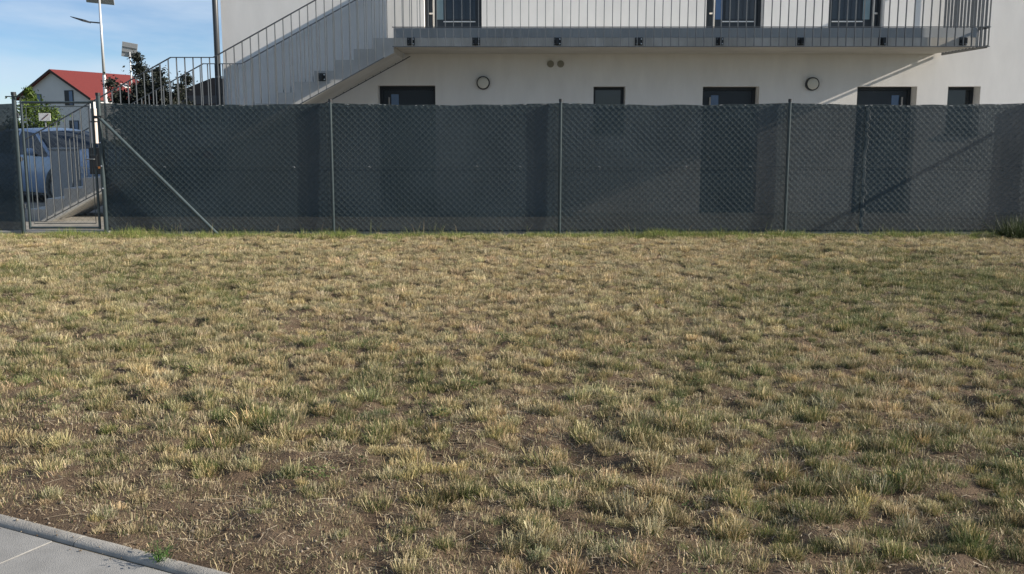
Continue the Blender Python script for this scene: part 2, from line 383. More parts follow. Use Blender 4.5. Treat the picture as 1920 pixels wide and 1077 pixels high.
for lx, lz in ((-0.607, 2.26), (5.417, 2.24)):
    r_ = MB(); r_.tube((lx, WY - .075, lz), (lx, WY - .001, lz), .120, .124, n=40); r1 = loc0(r_.build('wall_lamp', M['black'], bld, smooth=False)); smooth_by_angle(r1)
    q = MB()
    for k in range(6):
        a0, a1 = k * math.pi / 12, (k + 1) * math.pi / 12
        q.tube((lx, WY - .076 - .03 * math.sin(a0), lz), (lx, WY - .076 - .03 * math.sin(a1), lz), .101 * math.cos(a0), max(.101 * math.cos(a1), .001), n=36, cap=False)
    q.build('diffuser', M['diffuser'], r1, smooth=True)
for vx in (0.626, 0.811):
    q = MB(); q.tube((vx, WY - .03, 2.60), (vx, WY - .001, 2.60), .060, .064, n=28); vo = loc0(q.build('wall_vent', M['vent'], bld)); smooth_by_angle(vo)
    for k in range(5):
        s_ = MB(); zz = 2.60 - .04 + k * .02; hw = math.sqrt(max(.055 ** 2 - (zz - 2.60) ** 2, 1e-5)); s_.box(vx - hw, vx + hw, WY - .036, WY - .0305, zz - .006, zz + .003); s_.build('louvre', M['vent'], vo)
dp = MB(); dp.tube((-5.45, WY - .075, YARD), (-5.45, WY - .075, BZ1 - .02), .052, n=16); dpo = loc0(dp.build('rain_pipe', M['pipe'], bld, smooth=True))
for zz in (0.9, 2.35, 4.0, 5.6):
    q = MB(); q.tube((-5.45, WY - .075, zz), (-5.45, WY - .075, zz + .035), .058, n=16); q.bar((-5.45, WY - .03, zz + .017), (-5.36, WY + .02, zz + .017), .02, .02); q.build('pipe_clip', M['galv_dark'], dpo)

# ------------------------------------------------------------------ gallery balcony
SY = 17.20; BAL0, BAL1 = -2.04, 7.64; RYF = 17.05; RX1 = 7.75
bal = tag(empty('gallery_balcony', ((BAL0 + BAL1) / 2, SY, 2.78)), 'long concrete gallery balcony with grey flat bar railing on the white building', 'balcony')
BO = bal.location.copy()
def pb_(o): o.location = o.location - BO; return o
q = MB(); q.box(BAL0, BAL1, SY, WY - .002, 2.782, 2.928); pb_(q.build('slab', M['concrete'], bal))
q = MB(); q.face((BAL0 + .02, SY + .02, 2.779), (BAL1 - .02, SY + .02, 2.779), (BAL1 - .02, WY - .004, 2.779), (BAL0 + .02, WY - .004, 2.779)); pb_(q.build('soffit', M['soffit'], bal))
q = MB(); q.box(BAL0 + .003, BAL1 - .003, SY + .012, WY - .004, 2.931, FLOOR - .003); pb_(q.build('floor_layer', M['screed'], bal))
unit = MB(); unit.box(-.0045, .0045, -.020, .020, 0, 1); bar_me = unit.mesh('baluster', M['galv'])
unit = MB(); unit.box(-.020, .020, -.0045, .0045, 0, 1); bar_me_x = unit.mesh('baluster', M['galv_dark'])
RT = FLOOR + 1.10
rl = MB(); rl.bar((BAL0 - .02, RYF, RT), (RX1 + .02, RYF, RT), .012, .05); railing = pb_(rl.build('railing', M['galv'], bal))
for zz in (3.085, 2.772):
    q = MB(); q.bar((BAL0 + .0, RYF, zz), (RX1 + .02, RYF, zz), .012, .045); q.build('rail', M['galv_dark'], railing)
q = MB(); q.bar((RX1, RYF + .03, RT), (RX1, WY - .02, RT), .05, .012); q.build('handrail', M['galv'], railing)
for zz in (3.085, 2.772):
    q = MB(); q.bar((RX1, RYF + .026, zz), (RX1, WY - .02, zz), .045, .012); q.build('rail', M['galv_dark'], railing)
SP = 0.1372; n = int((RX1 - BAL0) / SP)
for k in range(n + 1):
    x = RX1 - k * SP
    obj('baluster', bar_me, railing, (x, RYF, 2.779), scale=(1, 1, RT - 2.779 - .007))
for k in range(1, 14):
    y = RYF + k * SP
    if y < WY - .04: obj('baluster', bar_me_x, railing, (RX1, y, 2.779), scale=(1, 1, RT - 2.779 - .007))
def bracket(parent, x, yface, z, yrail):
    b = MB(); b.box(x - .064, x + .064, yface - .012, yface - .0005, z - .064, z + .064); o = b.build('bracket', M['black'], parent)
    a = MB(); a.box(x - .02, x + .02, yrail + .021, yface - .0125, z - .045, z + .045); a.build('bracket_arm', M['black'], o)
    for sx in (-.042, .042):
        for sz in (-.038, .038):
            t = MB(); t.tube((x + sx, yface - .030, z + sz), (x + sx, yface - .0125, z + sz), .011, n=6); t.build('bolt', M['bolt'] if sx > 0 else M['galv'], o)
    return o
for x in (-1.75, -.665, .68, 2.03, 3.37, 4.72, 6.06, 7.40): pb_(bracket(bal, x, SY, 2.866, RYF))

# ------------------------------------------------------------------ outdoor staircase
ST0, ST1 = 17.20, 18.70; RUN, RISE = 0.333, 0.178; LAND = 1.50; XT = BAL0; X2 = XT - 8 * RUN; X1L = -5.70
stair = tag(empty('outdoor_staircase', (X1L, ST0, YARD)), 'grey concrete outdoor staircase with steel bar railings rising to the gallery', 'staircase')
SO = stair.location.copy()
def ps(o): o.location = o.location - SO; return o
TH = 0.42; SL = RISE / RUN
def step(x0, x1, ztop, zb0, zb1):
    """one step block with sloping underside between zb0 (left) and zb1 (right)"""
    b = MB(); v = [(x0, zb0), (x1, zb1), (x1, ztop), (x0, ztop)]
    for y in (ST0, ST1):
        for (x, z) in v: b.v.append((x, y, z))
    for f in ((0, 1, 2, 3), (7, 6, 5, 4), (0, 4, 5, 1), (1, 5, 6, 2), (2, 6, 7, 3), (3, 7, 4, 0)): b.f.append(f); b.m.append(0)
    return ps(b.build('step', M['stair'], stair))
nos2 = lambda x: LAND + RISE + (x - X2) * SL          # nosing line flight two
nos1 = lambda x: LAND + (x - X1L) * SL
for k in range(8):
    x0 = X2 + k * RUN; x1 = x0 + RUN
    step(x0, x1 - (0.001), LAND + RISE * (k + 1), nos2(x0) - TH, nos2(x1) - TH)
b0, b1 = nos1(X1L) - TH + .05, nos2(X2) - TH
step(X1L, X2 - .001, LAND, nos1(X1L) - TH, nos2(X2) - TH)
for j in range(1, 9):
    x1 = X1L - (j - 1) * RUN; x0 = x1 - RUN
    step(x0, x1 - .001, LAND - RISE * j, max(nos1(x0) - TH, YARD - .05), max(nos1(x1) - TH, YARD - .05))
def rail_z(x, xa, xb):
    """handrail height of the railing at x"""
    if x < xa: return LAND + 1.10 + (x - xa) * SL
    if x < xb: return LAND + 1.10
    return LAND + 1.10 + (x - xb) * SL
def stair_railing(y, x0, x1, nm, low_clip):
    xa, xb = X1L - .01, X2 - .30
    pts = [x0, xa, xb, x1]; h = MB()
    for p, q in zip(pts[:-1], pts[1:]):
        h.bar((p, y, rail_z(p, xa, xb)), (q, y, rail_z(q, xa, xb)), .014, .045)
    top = ps(h.build('railing', M['galv_dark'], stair))
    lo = MB(); zl = lambda x: max((nos1(x) if x < X1L else (nos2(x) if x > X2 else nos1(X1L) + (x - X1L) * (nos2(X2) - nos1(X1L)) / (X2 - X1L))) - TH - .01, YARD + .0)
    pl = [max(x0, -8.0), X1L, X2, min(x1, -1.93)]
    for p, q in zip(pl[:-1], pl[1:]): lo.bar((p, y, zl(p)), (q, y, zl(q)), .012, .045)
    lo.build('rail', M['galv_dark'], top)
    k = 0; x = x1 - .01
    while x > x0:
        zb = zl(x) + .006 if x < -1.95 else 2.779
        obj('baluster', bar_me, top, (x, y, zb), scale=(1, 1, rail_z(x, xa, xb) - zb - .007)); x -= SP
    return top
stair_railing(17.05, -8.25, BAL0 - .137, 'front', 0)
stair_railing(18.80, -8.25, -1.78, 'back', 0)
for bx_ in (-3.245,): 
    zz = (nos2(bx_) if bx_ > X2 else LAND if bx_ > X1L else nos1(bx_)) - .17
    ps(bracket(stair, bx_, ST0, zz, 17.05))

# ------------------------------------------------------------------ fence
def tube_obj(nm, p, q, r, m, parent, n=14, cap=None):
    t = MB(); t.tube(p, q, r, n=n); o = t.build(nm, m, parent); smooth_by_angle(o)
    if cap:
        c = MB(); d = (Vector(q) - Vector(p)).normalized(); c.tube(Vector(q) - d * .03, Vector(q) + d * .012, r + .004, n=n); c.build('post_cap', cap, o)
    return o
def top_z(x, posts):
    """sagging top edge between posts"""
    for a, b in zip(posts[:-1], posts[1:]):
        if a <= x <= b:
            t = (x - a) / (b - a); return 1.795 - 0.028 * (4 * t * (1 - t)) + 0.006 * math.sin(x * 9.1) * t * (1 - t) * 4
    return 1.79
NETY = FY + 0.006       # net hangs just behind the wires
D = 0.085               # diamond diagonal
def net_mesh(x0, x1, posts, zb=0.02):
    nx, nz = max(8, int((x1 - x0) / 0.0145)), 122
    X = np.linspace(x0, x1, nx); T = np.array([top_z(x, posts) for x in X]) + 0.004 * (fbm(X * 14, X * 0 + 2.2, 5, 3) - .5) * 2
    S = np.linspace(0, 1, nz)[:, None]; Z = zb + S * (T[None, :] - zb); XX = np.broadcast_to(X[None, :], Z.shape)
    lam = np.cos(math.pi * (XX + Z) / D) * np.cos(math.pi * (XX - Z) / D)
    amp = 0.0018 + 0.0054 * fbm(XX * 1.3, Z * 1.3, 41, 3)
    Y = NETY - amp * np.abs(lam) ** 0.8 * 1.25 + 0.018 * (fbm(XX * 1.1, Z * 0.8, 57, 3) - 0.5) + 0.006
    # bottom hem: single layer, hangs a little loose
    Y = Y + 0.010 * np.clip((0.22 - Z) / 0.2, 0, 1)
    v = np.stack([XX, Y, Z], -1).reshape(-1, 3); i = np.arange(nx * nz).reshape(nz, nx)
    f = np.stack([i[:-1, :-1], i[:-1, 1:], i[1:, 1:], i[1:, :-1]], -1).reshape(-1, 4)
    me = np_mesh('shade_net', v, f, M['net'], smooth=True)
    a = me.attributes.new('open', 'FLOAT', 'POINT')
    op = (0.02 * (Z < 0.25) + 0.03 * (fbm(XX * 2.0, Z * 2.0, 71, 3) - 0.5)).astype(np.float32)
    a.data.foreach_set('value', op.ravel()); return me
def wire_mesh(x0, x1, posts, zb=0.03, y=FY - .006, r=0.0013):
    """woven chain-link wires: both diagonals, bent over each other at each crossing"""
    V, F = [], []
    for sgn in (1, -1):
        c0 = x0 - 2.0; c1 = x1 + 2.0; n = int((c1 - c0) / D)
        for k in range(n + 1):
            c = c0 + k * D; pts = []
            zz = zb; j = 0
            while zz <= 1.80:
                x = c + sgn * (zz - zb)
                if x0 <= x <= x1 and zz <= top_z(x, posts) + .004: pts.append((x, y + (0.0022 if (j + (sgn > 0)) % 2 else -0.0022), zz))
                zz += D / 2; j += 1
            if len(pts) < 2: continue
            b = len(V)
            for (x, yy, z) in pts:
                for t in (0.5, 2.6, 4.7): V.append((x + r * math.cos(t) * .7, yy + r * math.sin(t), z - sgn * r * math.cos(t) * .7))
            for a in range(len(pts) - 1):
                for t in range(3): F.append((b + a * 3 + t, b + a * 3 + (t + 1) % 3, b + (a + 1) * 3 + (t + 1) % 3, b + (a + 1) * 3 + t))
    return np_mesh('chain_link', np.array(V), np.array(F), M['wire'], smooth=True)

PY = FY - 0.036         # posts stand in front of the mesh
posts = [-5.756, -2.562, 0.605, 3.760, 7.14, 10.3, 13.46]
fence = tag(empty('chain_link_fence', (posts[0], FY, 0)), 'long chain link fence hung with dark shade net right of the gate', 'fence')
FO = fence.location.copy()
def pf(o): o.location = o.location - FO; return o
for i, x in enumerate(posts):
    r_ = 0.030 if i in (0, 4) else 0.021
    pf(tube_obj('post', (x, PY, -0.1), (x + (.006 if i == 2 else 0), PY, 1.925 if i == 0 else 1.84), r_, M['post'], fence, cap=M['black']))
pf(stuff(obj('chain_link', wire_mesh(posts[0], posts[-1], posts), fence)))
pf(obj('shade_net', net_mesh(posts[0] - .02, posts[-1] + .02, posts), fence))
for zz, y_ in ((0.93, FY - .010), (0.07, FY - .010)):
    pf(tube_obj('tension_wire', (posts[0], y_, zz), (posts[-1], y_, zz), .0018, M['wire'], fence, n=5))
q = MB()
for a, b in zip(posts[:-1], posts[1:]):
    for k in range(24):
        xa, xb = a + (b - a) * k / 24, a + (b - a) * (k + 1) / 24
        q.tube((xa, FY - .010, top_z(xa, posts) + .002), (xb, FY - .010, top_z(xb, posts) + .002), .0022, n=5, cap=False)
pf(q.build('top_wire', M['wire'], fence))
for x in (-4.9, -3.1, -2.05, -0.55, 0.05, 1.15, 2.35, 3.25):      # white twist ties on the middle wire
    t = MB(); zz = 0.93 + random.uniform(-.006, .01); t.tube((x - .012, FY - .016, zz - .003), (x + .010, FY - .018, zz + .004), .0028, n=6); t.tube((x + .010, FY - .017, zz), (x + .02, FY - .02, zz - .015), .002, n=5)
    pf(t.build('twist_tie', M['tie'], fence))
for k in range(90):      # ties along the top selvedge, where the net is threaded to the wire
    x = random.uniform(-5.7, 7.0); t = MB(); zz = top_z(x, posts) - .006
    t.tube((x, FY - .017, zz), (x + random.uniform(.012, .04), FY - .016, zz + random.uniform(-.006, .006)), .0028, n=5); pf(t.build('top_tie', M['tie'] if random.random() < .55 else M['galv'], fence))
# seam where two net rolls meet, laced with wire
sx = 4.86
q = MB(); q.bar((sx - .03, FY - .009, .05), (sx - .02, FY - .009, 1.77), .05, .003); pf(q.build('net_seam', M['net'], fence))
q = MB(); zz = 0.1; px = sx
while zz < 1.74:
    nx_ = sx + random.uniform(-.028, .028); q.tube((px, FY - .016, zz), (nx_, FY - .018, zz + .03), .0019, n=5, cap=False); px = nx_; zz += .03
pf(q.build('seam_lacing', M['galv'], fence))
bs = pf(tube_obj('brace', (-5.735, PY - .055, 1.60), (-4.16, PY - .055, -0.03), .023, mat('brace_coating', (.060, .082, .088), .35, var=.2, scale=10, spec=.6), fence))
q = MB(); q.box(-5.80, -5.70, PY - .075, PY - .035, 1.585, 1.625); q.build('brace_clamp', M['black'], bs, loc=(0, 0, 0))
for z_ in (0.62, 0.93, 1.25):
    q = MB(); q.tube((-5.758, PY - .036, z_), (-5.752, PY - .030, z_ + .012), .011, n=8); pf(q.build('clamp_bolt', M['bolt'], fence))
# corner post brace reaching out of the fence plane towards the lawn
pf(tube_obj('brace', (7.14, PY - .03, 1.62), (7.18, PY - 1.75, 0.02), .021, M['post'], fence))

lposts = [-9.4, -6.918]
lf = tag(empty('chain_link_fence', (lposts[1], FY, 0)), 'short dark netted fence end at the photo\'s left edge, left of the gate', 'fence')
FO2 = lf.location.copy()
def pl_(o): o.location = o.location - FO2; return o
for x in lposts:
    pl_(tube_obj('post', (x, PY, -0.1), (x, PY, 1.935), .030, M['post'], lf, cap=M['black']))
pl_(stuff(obj('chain_link', wire_mesh(lposts[0], lposts[1], lposts), lf)))
pl_(obj('shade_net', net_mesh(lposts[0], lposts[1], lposts), lf))
q = MB(); q.bar((-7.02, PY - .03, 1.885), (-6.80, PY - .03, 1.885), .014, .014); pl_(q.build('gate_hinge', M['black'], lf))

# gate
gate = tag(empty('garden_gate', (-6.85, FY, 0)), 'narrow see-through steel tube gate between two posts at left', 'gate')
GO = gate.location.copy()
def pg(o): o.location = o.location - GO; return o
ga, gb, gz0, gz1 = -6.825, -5.845, 0.075, 1.825
for x in (ga, gb): pg(tube_obj('gate_stile', (x, PY, gz0 - .02), (x, PY, gz1), .018, M['post'], gate))
for zz in (gz0, gz1 - .02): pg(tube_obj('gate_rail', (ga, PY, zz), (gb, PY, zz), .016, M['post'], gate))
ia, ib, iz0, iz1 = ga + .062, gb - .05, gz0 + .06, gz1 - .075
for p, q_ in (((ia, iz0), (ia, iz1)), ((ib, iz0), (ib, iz1)), ((ia, iz0), (ib, iz0)), ((ia, iz1), (ib, iz1))):
    pg(tube_obj('inner_bar', (p[0], PY, p[1]), (q_[0], PY, q_[1]), .0055, M['wire'], gate, n=8))
gw = wire_mesh(ia, ib, [ia, ib], zb=iz0, y=PY, r=0.0011); pg(stuff(obj('chain_link', gw, gate)))
for zz in (0.35, 1.0, 1.6):
    q = MB(); q.tube((ga - .045, PY - .005, zz), (ga - .045, PY - .005, zz + .06), .012, n=8); q.bar((ga - .08, PY, zz + .03), (ga, PY, zz + .03), .012, .012); pg(q.build('hinge', M['galv'], gate))
q = MB(); q.box(gb - .03, gb + .03, PY - .035, PY - .018, 0.92, 1.08); lk = pg(q.build('lock_case', M['black'], gate))
q = MB(); q.tube((gb + .0, PY - .07, 1.03), (gb - .11, PY - .07, 1.03), .009, n=8); q.tube((gb, PY - .036, 1.03), (gb, PY - .07, 1.03), .009, n=8); q.build('handle', M['galv'], lk)

# ------------------------------------------------------------------ things beyond the gate
# grey service cabinet
cab = tag(empty('service_cabinet', (-8.97, 20.2, YARD)), 'plain grey service cabinet standing in front of the pale car', 'cabinet')
q = MB(); q.box(-.24, .24, -.14, .14, 0, 1.13); q.build('body', mat('cabinet_grey', (0.36, 0.37, 0.37), .6, var=.1), cab, bevel=.01)
q = MB(); q.box(-.27, .27, -.17, .17, 1.133, 1.17); q.build('lid', mat('cabinet_lid', (0.26, 0.27, 0.27), .6), cab, bevel=.01)
q = MB(); q.box(-.20, .20, -.152, -.142, .12, 1.05); q.build('door', mat('cabinet_door', (0.32, 0.33, 0.33), .6), cab)

def car(nm, loc, rz, paint, label, group=None):
    root = tag(empty(nm, loc, (0, 0, rz)), label, 'car', group)
    st = [  # x, half width, sill, belt, top, roof half width
        (2.12, .50, .38, .56, .60, .42), (2.06, .72, .24, .66, .72, .60), (1.90, .83, .20, .74, .80, .70), (1.55, .875, .20, .82, .90, .74), (1.15, .885, .20, .88, .98, .74),
        (0.95, .888, .20, .90, 1.04, .73), (0.55, .890, .20, .92, 1.27, .66), (0.22, .890, .20, .93, 1.40, .61), (-.35, .890, .20, .94, 1.455, .60), (-.42, .890, .20, .94, 1.457, .60),
        (-1.10, .885, .20, .96, 1.44, .59), (-1.20, .885, .20, .96, 1.435, .59), (-1.62, .87, .22, .98, 1.36, .57), (-1.86, .85, .26, .98, 1.16, .62), (-2.02, .80, .30, .94, .98, .66), (-2.10, .66, .40, .72, .76, .52)]
    rows = []
    for (x, hw, sl, bl, tp, rw) in st:
        half = [(hw * .90, sl), (hw * .985, sl + .12), (hw, sl + (bl - sl) * .62), (hw * .965, bl), (rw, tp - .05), (rw * .82, tp - .015), (rw * .45, tp), (0, tp + .006)]
        ring = [(y, z) for y, z in half] + [(-y, z) for y, z in half[-2::-1]]
        rows.append([(x, y, z) for y, z in ring])
    nr = len(rows[0]); B, G = MB(), MB()
    for a in range(len(rows) - 1):
        xa, xb = st[a][0], st[a + 1][0]
        for k in range(nr - 1):
            kk = k if k < nr // 2 else nr - 2 - k
            glass = False
            if kk == 3 and xb >= -1.62 and xa <= .96 and not (xa == -.35 or xa == -1.10): glass = True
            if kk >= 4 and .2 < xb and xa <= .96: glass = True
            if kk >= 4 and xa <= -1.6 and xb >= -1.87: glass = True
            (G if glass else B).face(rows[a][k], rows[a][k + 1], rows[a + 1][k + 1], rows[a + 1][k])
    B.face(*rows[0]); B.face(*rows[-1][::-1])
    def fin(mb, n_, m_):
        me = mb.mesh(n_, m_, fix=False); bm = bmesh.new(); bm.from_mesh(me); bmesh.ops.remove_doubles(bm, verts=bm.verts, dist=.0005); bmesh.ops.recalc_face_normals(bm, faces=bm.faces); bm.to_mesh(me); bm.free()
        me.polygons.foreach_set('use_smooth', [True] * len(me.polygons)); me.set_sharp_from_angle(angle=R(38)); return obj(n_, me, root)
    body = fin(B, 'body', paint); fin(G, 'window', M['glass_dark'])
    for s in (-1, 1):      # pillars, mirrors, lamps, doors handles, wheels
        q = MB(); q.tube((1.0, s * .80, .93), (.22, s * .62, 1.37), .034, .03, n=8); q.build('pillar', paint, root, smooth=True)
        m_ = MB()
        for k in range(8):
            a0, a1 = -math.pi / 2 + k * math.pi / 8, -math.pi / 2 + (k + 1) * math.pi / 8
            m_.tube((.62, s * (1.0 + .12 * math.sin(a0)), 1.0), (.62, s * (1.0 + .12 * math.sin(a1)), 1.0), max(.075 * math.cos(a0), .002), max(.075 * math.cos(a1), .002), n=12, cap=False)
        mi = m_.build('mirror', paint, root, smooth=True)
        q = MB(); q.bar((.62, s * .85, .93), (.62, s * .95, .96), .03, .05); q.build('mirror_foot', M['black'], mi)
        q = MB(); q.face((2.075, s * .52, .60), (2.09, s * .40, .66), (1.93, s * .80, .755), (1.70, s * .872, .80), (1.72, s * .885, .70), (1.95, s * .825, .62)); ob = q.build('headlight', mat('lamp_glass', (.55, .58, .6), .12), root)
        sm = ob.modifiers.new('thick', 'SOLIDIFY'); sm.thickness = .05; sm.offset = 0
        q = MB(); q.face((-1.80, s * .875, .78), (-1.80, s * .875, .98), (-2.02, s * .83, .97), (-2.06, s * .80, .78)); ob = q.build('tail_light', mat('red_lamp', (.45, .02, .015), .15), root)
        sm = ob.modifiers.new('thick', 'SOLIDIFY'); sm.thickness = .05; sm.offset = 0
        for hx in (.35 - .45, -1.0): q = MB(); q.box(hx - .09, hx + .09, s * .893 - .012, s * .893 + .012, .815, .84); q.build('door_handle', paint, root)
        for wx in (1.32, -1.30):
            q = MB(); q.tube((wx, s * .60, .33), (wx, s * .893, .33), .395, n=28); q.build('wheel_arch', M['black'], root)
            q = MB(); q.tube((wx, s * .68, .31), (wx, s * .90, .31), .31, .30, n=32); wh = q.build('wheel', mat('tyre', (.015, .015, .016), .8), root); smooth_by_angle(wh)
            q = MB(); q.tube((wx, s * .9005, .31), (wx, s * .905, .31), .205, .20, n=28)
            rim = q.build('rim', mat('rim_alloy', (.16, .165, .17), .4, metal=.5), wh)
    q = MB(); q.box(1.98, 2.11, -.46, .46, .30, .44); q.build('grille', M['black'], root)
    q = MB(); q.box(-1.8, 1.9, -.74, .74, .16, .235); q.build('underbody', M['black'], root)
    return root
M['car_white'] = mat('silver_blue_paint', (0.27, 0.36, 0.50), .25, spec=.6)
M['car_dark'] = mat('dark_car_paint', (0.012, 0.013, 0.016), .25, spec=.5)
c1 = car('parked_car', (-10.3, 23.0, -.17), R(-36), M['car_white'], 'pale bluish hatchback parked beyond the gate with its front turned right', 'parked cars')
car('parked_car', (-9.8, 28.6, -.17), R(162), M['car_dark'], 'black car parked behind the pale hatchback', 'parked cars')

c1.scale = (1.1, 1.1, 1.1)
# white round marker posts
q = MB(); q.tube((0, 0, 0), (0, 0, 1.42), .075, n=20); o = q.build('marker_post', M['white_paint'], None, loc=(-12.1, 27.5, -.17)); smooth_by_angle(o)
tag(o, 'slim white marker post standing in front of the house window behind the car', 'post')
lb = tag(empty('letterbox_stand', (-6.03, 14.62, YARD)), 'black letterbox with white paper tube on a stand behind the right gate post', 'letterbox')
pm = mat('pinkish_white_plastic', (.80, .70, .63), .5)
for za, zb_ in ((1.36, 1.655), (1.675, 1.85)):
    q = MB(); q.tube((0, 0, za), (0, 0, zb_), .070, n=24); o = q.build('paper_tube', pm, lb); smooth_by_angle(o)
q = MB(); q.tube((0, 0, 1.655), (0, 0, 1.675), .060, n=20); q.build('joint', M['black'], lb)
q = MB(); q.box(-.095, .095, -.06, .06, .92, 1.30); lbb = q.build('box', M['black'], lb, bevel=.008)
q = MB(); q.box(-.07, .03, -.066, -.0605, 1.18, 1.21); q.build('slot', M['pipe'], lbb)
q = MB(); q.box(.03, .06, -.066, -.0605, 1.00, 1.03); q.build('name_plate', mat('orange_plate', (.5, .2, .06), .5), lbb)
q = MB(); q.tube((.06, .03, 0), (.06, .03, 1.5), .018, n=10); q.build('pole', M['post'], lb, smooth=True)

# small sign on a thin post
sg = tag(empty('road_sign', (-15.9, 34.5, -.17)), 'small white rectangular sign with a dark diagonal stroke on thin post', 'sign')
q = MB(); q.tube((0, 0, 0), (0, 0, 2.05), .025, n=10); q.build('pole', M['galv'], sg, smooth=True)
q = MB(); q.box(-.20, .20, -.04, -.027, 1.80, 2.06); q.build('plate', M['white_paint'], sg, bevel=.004)
q = MB(); q.bar((-.10, -.046, 1.84), (.13, -.046, 2.02), .028, .004); q.build('stroke', mat('dark_red_stroke', (.12, .03, .025), .5), sg)

def street_lamp(loc, H, armdir, label, arm_z, panel_rot):
    root = tag(empty('solar_street_lamp', loc), label, 'street lamp', 'solar street lamps')
    q = MB(); q.tube((0, 0, 0), (0, 0, H * .55), .085, .065, n=16, cap=False); q.tube((0, 0, H * .55), (0, 0, H), .055, .04, n=16); q.build('pole', mat('lamp_pole', (.62, .63, .64), .4, metal=.3), root, smooth=True)
    a = MB(); d = Vector((armdir, 0, 0)); a.bar((0, 0, arm_z), (armdir * .55, 0, arm_z + .05), .05, .05); am = a.build('arm', M['pipe'], root)
    h = MB(); pts = [(.40, .06, .06), (.62, .12, .09), (.95, .11, .05), (1.12, .04, .02)]
    for (u, wy, hz), (u2, wy2, hz2) in zip(pts[:-1], pts[1:]):
        z1, z2 = arm_z + .02 + (u - .4) * .30, arm_z + .02 + (u2 - .4) * .30
        i = len(h.v)
        for uu, ww, hh, zz in ((u, wy, hz, z1), (u2, wy2, hz2, z2)): h.v += [(armdir * uu, -ww, zz - hh / 2), (armdir * uu, ww, zz - hh / 2), (armdir * uu, ww, zz + hh / 2), (armdir * uu, -ww, zz + hh / 2)]
        for f in ((0, 1, 2, 3), (7, 6, 5, 4), (0, 4, 5, 1), (1, 5, 6, 2), (2, 6, 7, 3), (3, 7, 4, 0)): h.f.append(tuple(i + k for k in f)); h.m.append(0)
    h.build('lamp_head', M['pipe'], root)
    p = MB(); p.box(-.50, .50, -.50, .50, -.02, .02); po = p.build('solar_panel', mat('panel_back', (.40, .41, .42), .5), root, loc=(0, 0, H + .12), rot=panel_rot)
    c = MB(); c.box(-.47, .47, -.47, .47, .021, .026); c.build('cells', M['glass_dark'], po)
    for k in (-.17, .17): c = MB(); c.box(-.47, .47, k - .02, k + .02, -.045, -.0205); c.build('mount_rail', M['galv'], po)
    return root
street_lamp((-15.62, 39.0, -.17), 6.42, -1, 'nearer tall solar street lamp with its panel cut by the top edge', 5.45, (R(-42), R(5), R(12)))
street_lamp((-26.2, 70.0, -.17), 6.55, 1, 'farther solar street lamp with tilted panel above the dark tree', 5.42, (R(-76), R(10), R(10)))

# red roofed house
def house(nm, loc, rz, Wd, Ln, eave, ridge, label, wallm, roofm, over=.45):
    root = tag(empty(nm, loc, (0, 0, rz)), label, 'house')
    h = Wd / 2; q = MB()
    q.face((-h, 0, 0), (h, 0, 0), (h, 0, eave), (0, 0, ridge), (-h, 0, eave)); q.face((-h, Ln, 0), (-h, Ln, eave), (0, Ln, ridge), (h, Ln, eave), (h, Ln, 0))
    q.face((h, 0, 0), (h, Ln, 0), (h, Ln, eave), (h, 0, eave)); q.face((-h, 0, 0), (-h, 0, eave), (-h, Ln, eave), (-h, Ln, 0)); q.build('wall', wallm, root)
    sl = (ridge - eave) / h; ex = h + over
    r = MB()
    for s in (-1, 1):
        i = len(r.v); t = .22
        for y in (-over, Ln + over):
            r.v += [(0, y, ridge + .02), (s * ex, y, eave - sl * over + .02), (s * ex, y, eave - sl * over + .02 + t), (0, y, ridge + .02 + t)]
        for f in ((0, 1, 2, 3), (7, 6, 5, 4), (0, 4, 5, 1), (1, 5, 6, 2), (2, 6, 7, 3), (3, 7, 4, 0)): r.f.append(tuple(i + k for k in f)); r.m.append(0)
    rf = r.build('roof', roofm, root)
    for s in (-1, 1):
        b = MB(); b.bar((0, -over - .012, ridge + .09), (s * ex, -over - .012, eave - sl * over + .09), .26, .02); b.build('verge_board', mat('dark_verge', (.035, .02, .018), .7), root)
    return root, rf, sl, h
roofm = mat('red_roof_tiles', (.15, .020, .016), .75, var=.35, scale=6, bump=.6, bscale=3, stretch=(1, 3, 1))
hw, hr, hs, hh = house('red_roof_house', (-53.2, 118.0, -.2), R(-16), 9.7, 13.6, 4.75, 7.75, 'far white gabled house with bright red tiled roof', mat('far_wall', (.55, .56, .57), .9, var=.06, scale=.6), roofm)
for (x0, x1, z0_, z1_) in ((-2.9, -1.7, 3.9, 5.2), (1.5, 2.7, 3.9, 5.6), (1.9, 3.2, .9, 2.2), (-2.8, -1.4, .9, 2.2)):
    q = MB(); q.box(x0, x1, -.06, .03, z0_, z1_); wd = q.build('window', M['anthracite'], hw)
    q = MB(); q.box((x0 + x1) / 2 + .05, x1 - .1, -.085, -.0605, z0_ + .1, z1_ - .1); q.build('pane', M['glass_blue'], wd)
for yy in (9.5, 12.2):
    xx = 2.6; zz = 7.77 - hs * xx + .24
    q = MB(); q.box(-.4, .4, -.6, .6, 0, .10); so = q.build('skylight', M['white_paint'], hw, loc=(xx, yy, zz), rot=(0, math.atan(hs), 0))
    q = MB(); q.box(-.3, .3, -.5, .5, .101, .11); q.build('pane', M['glass_dark'], so)
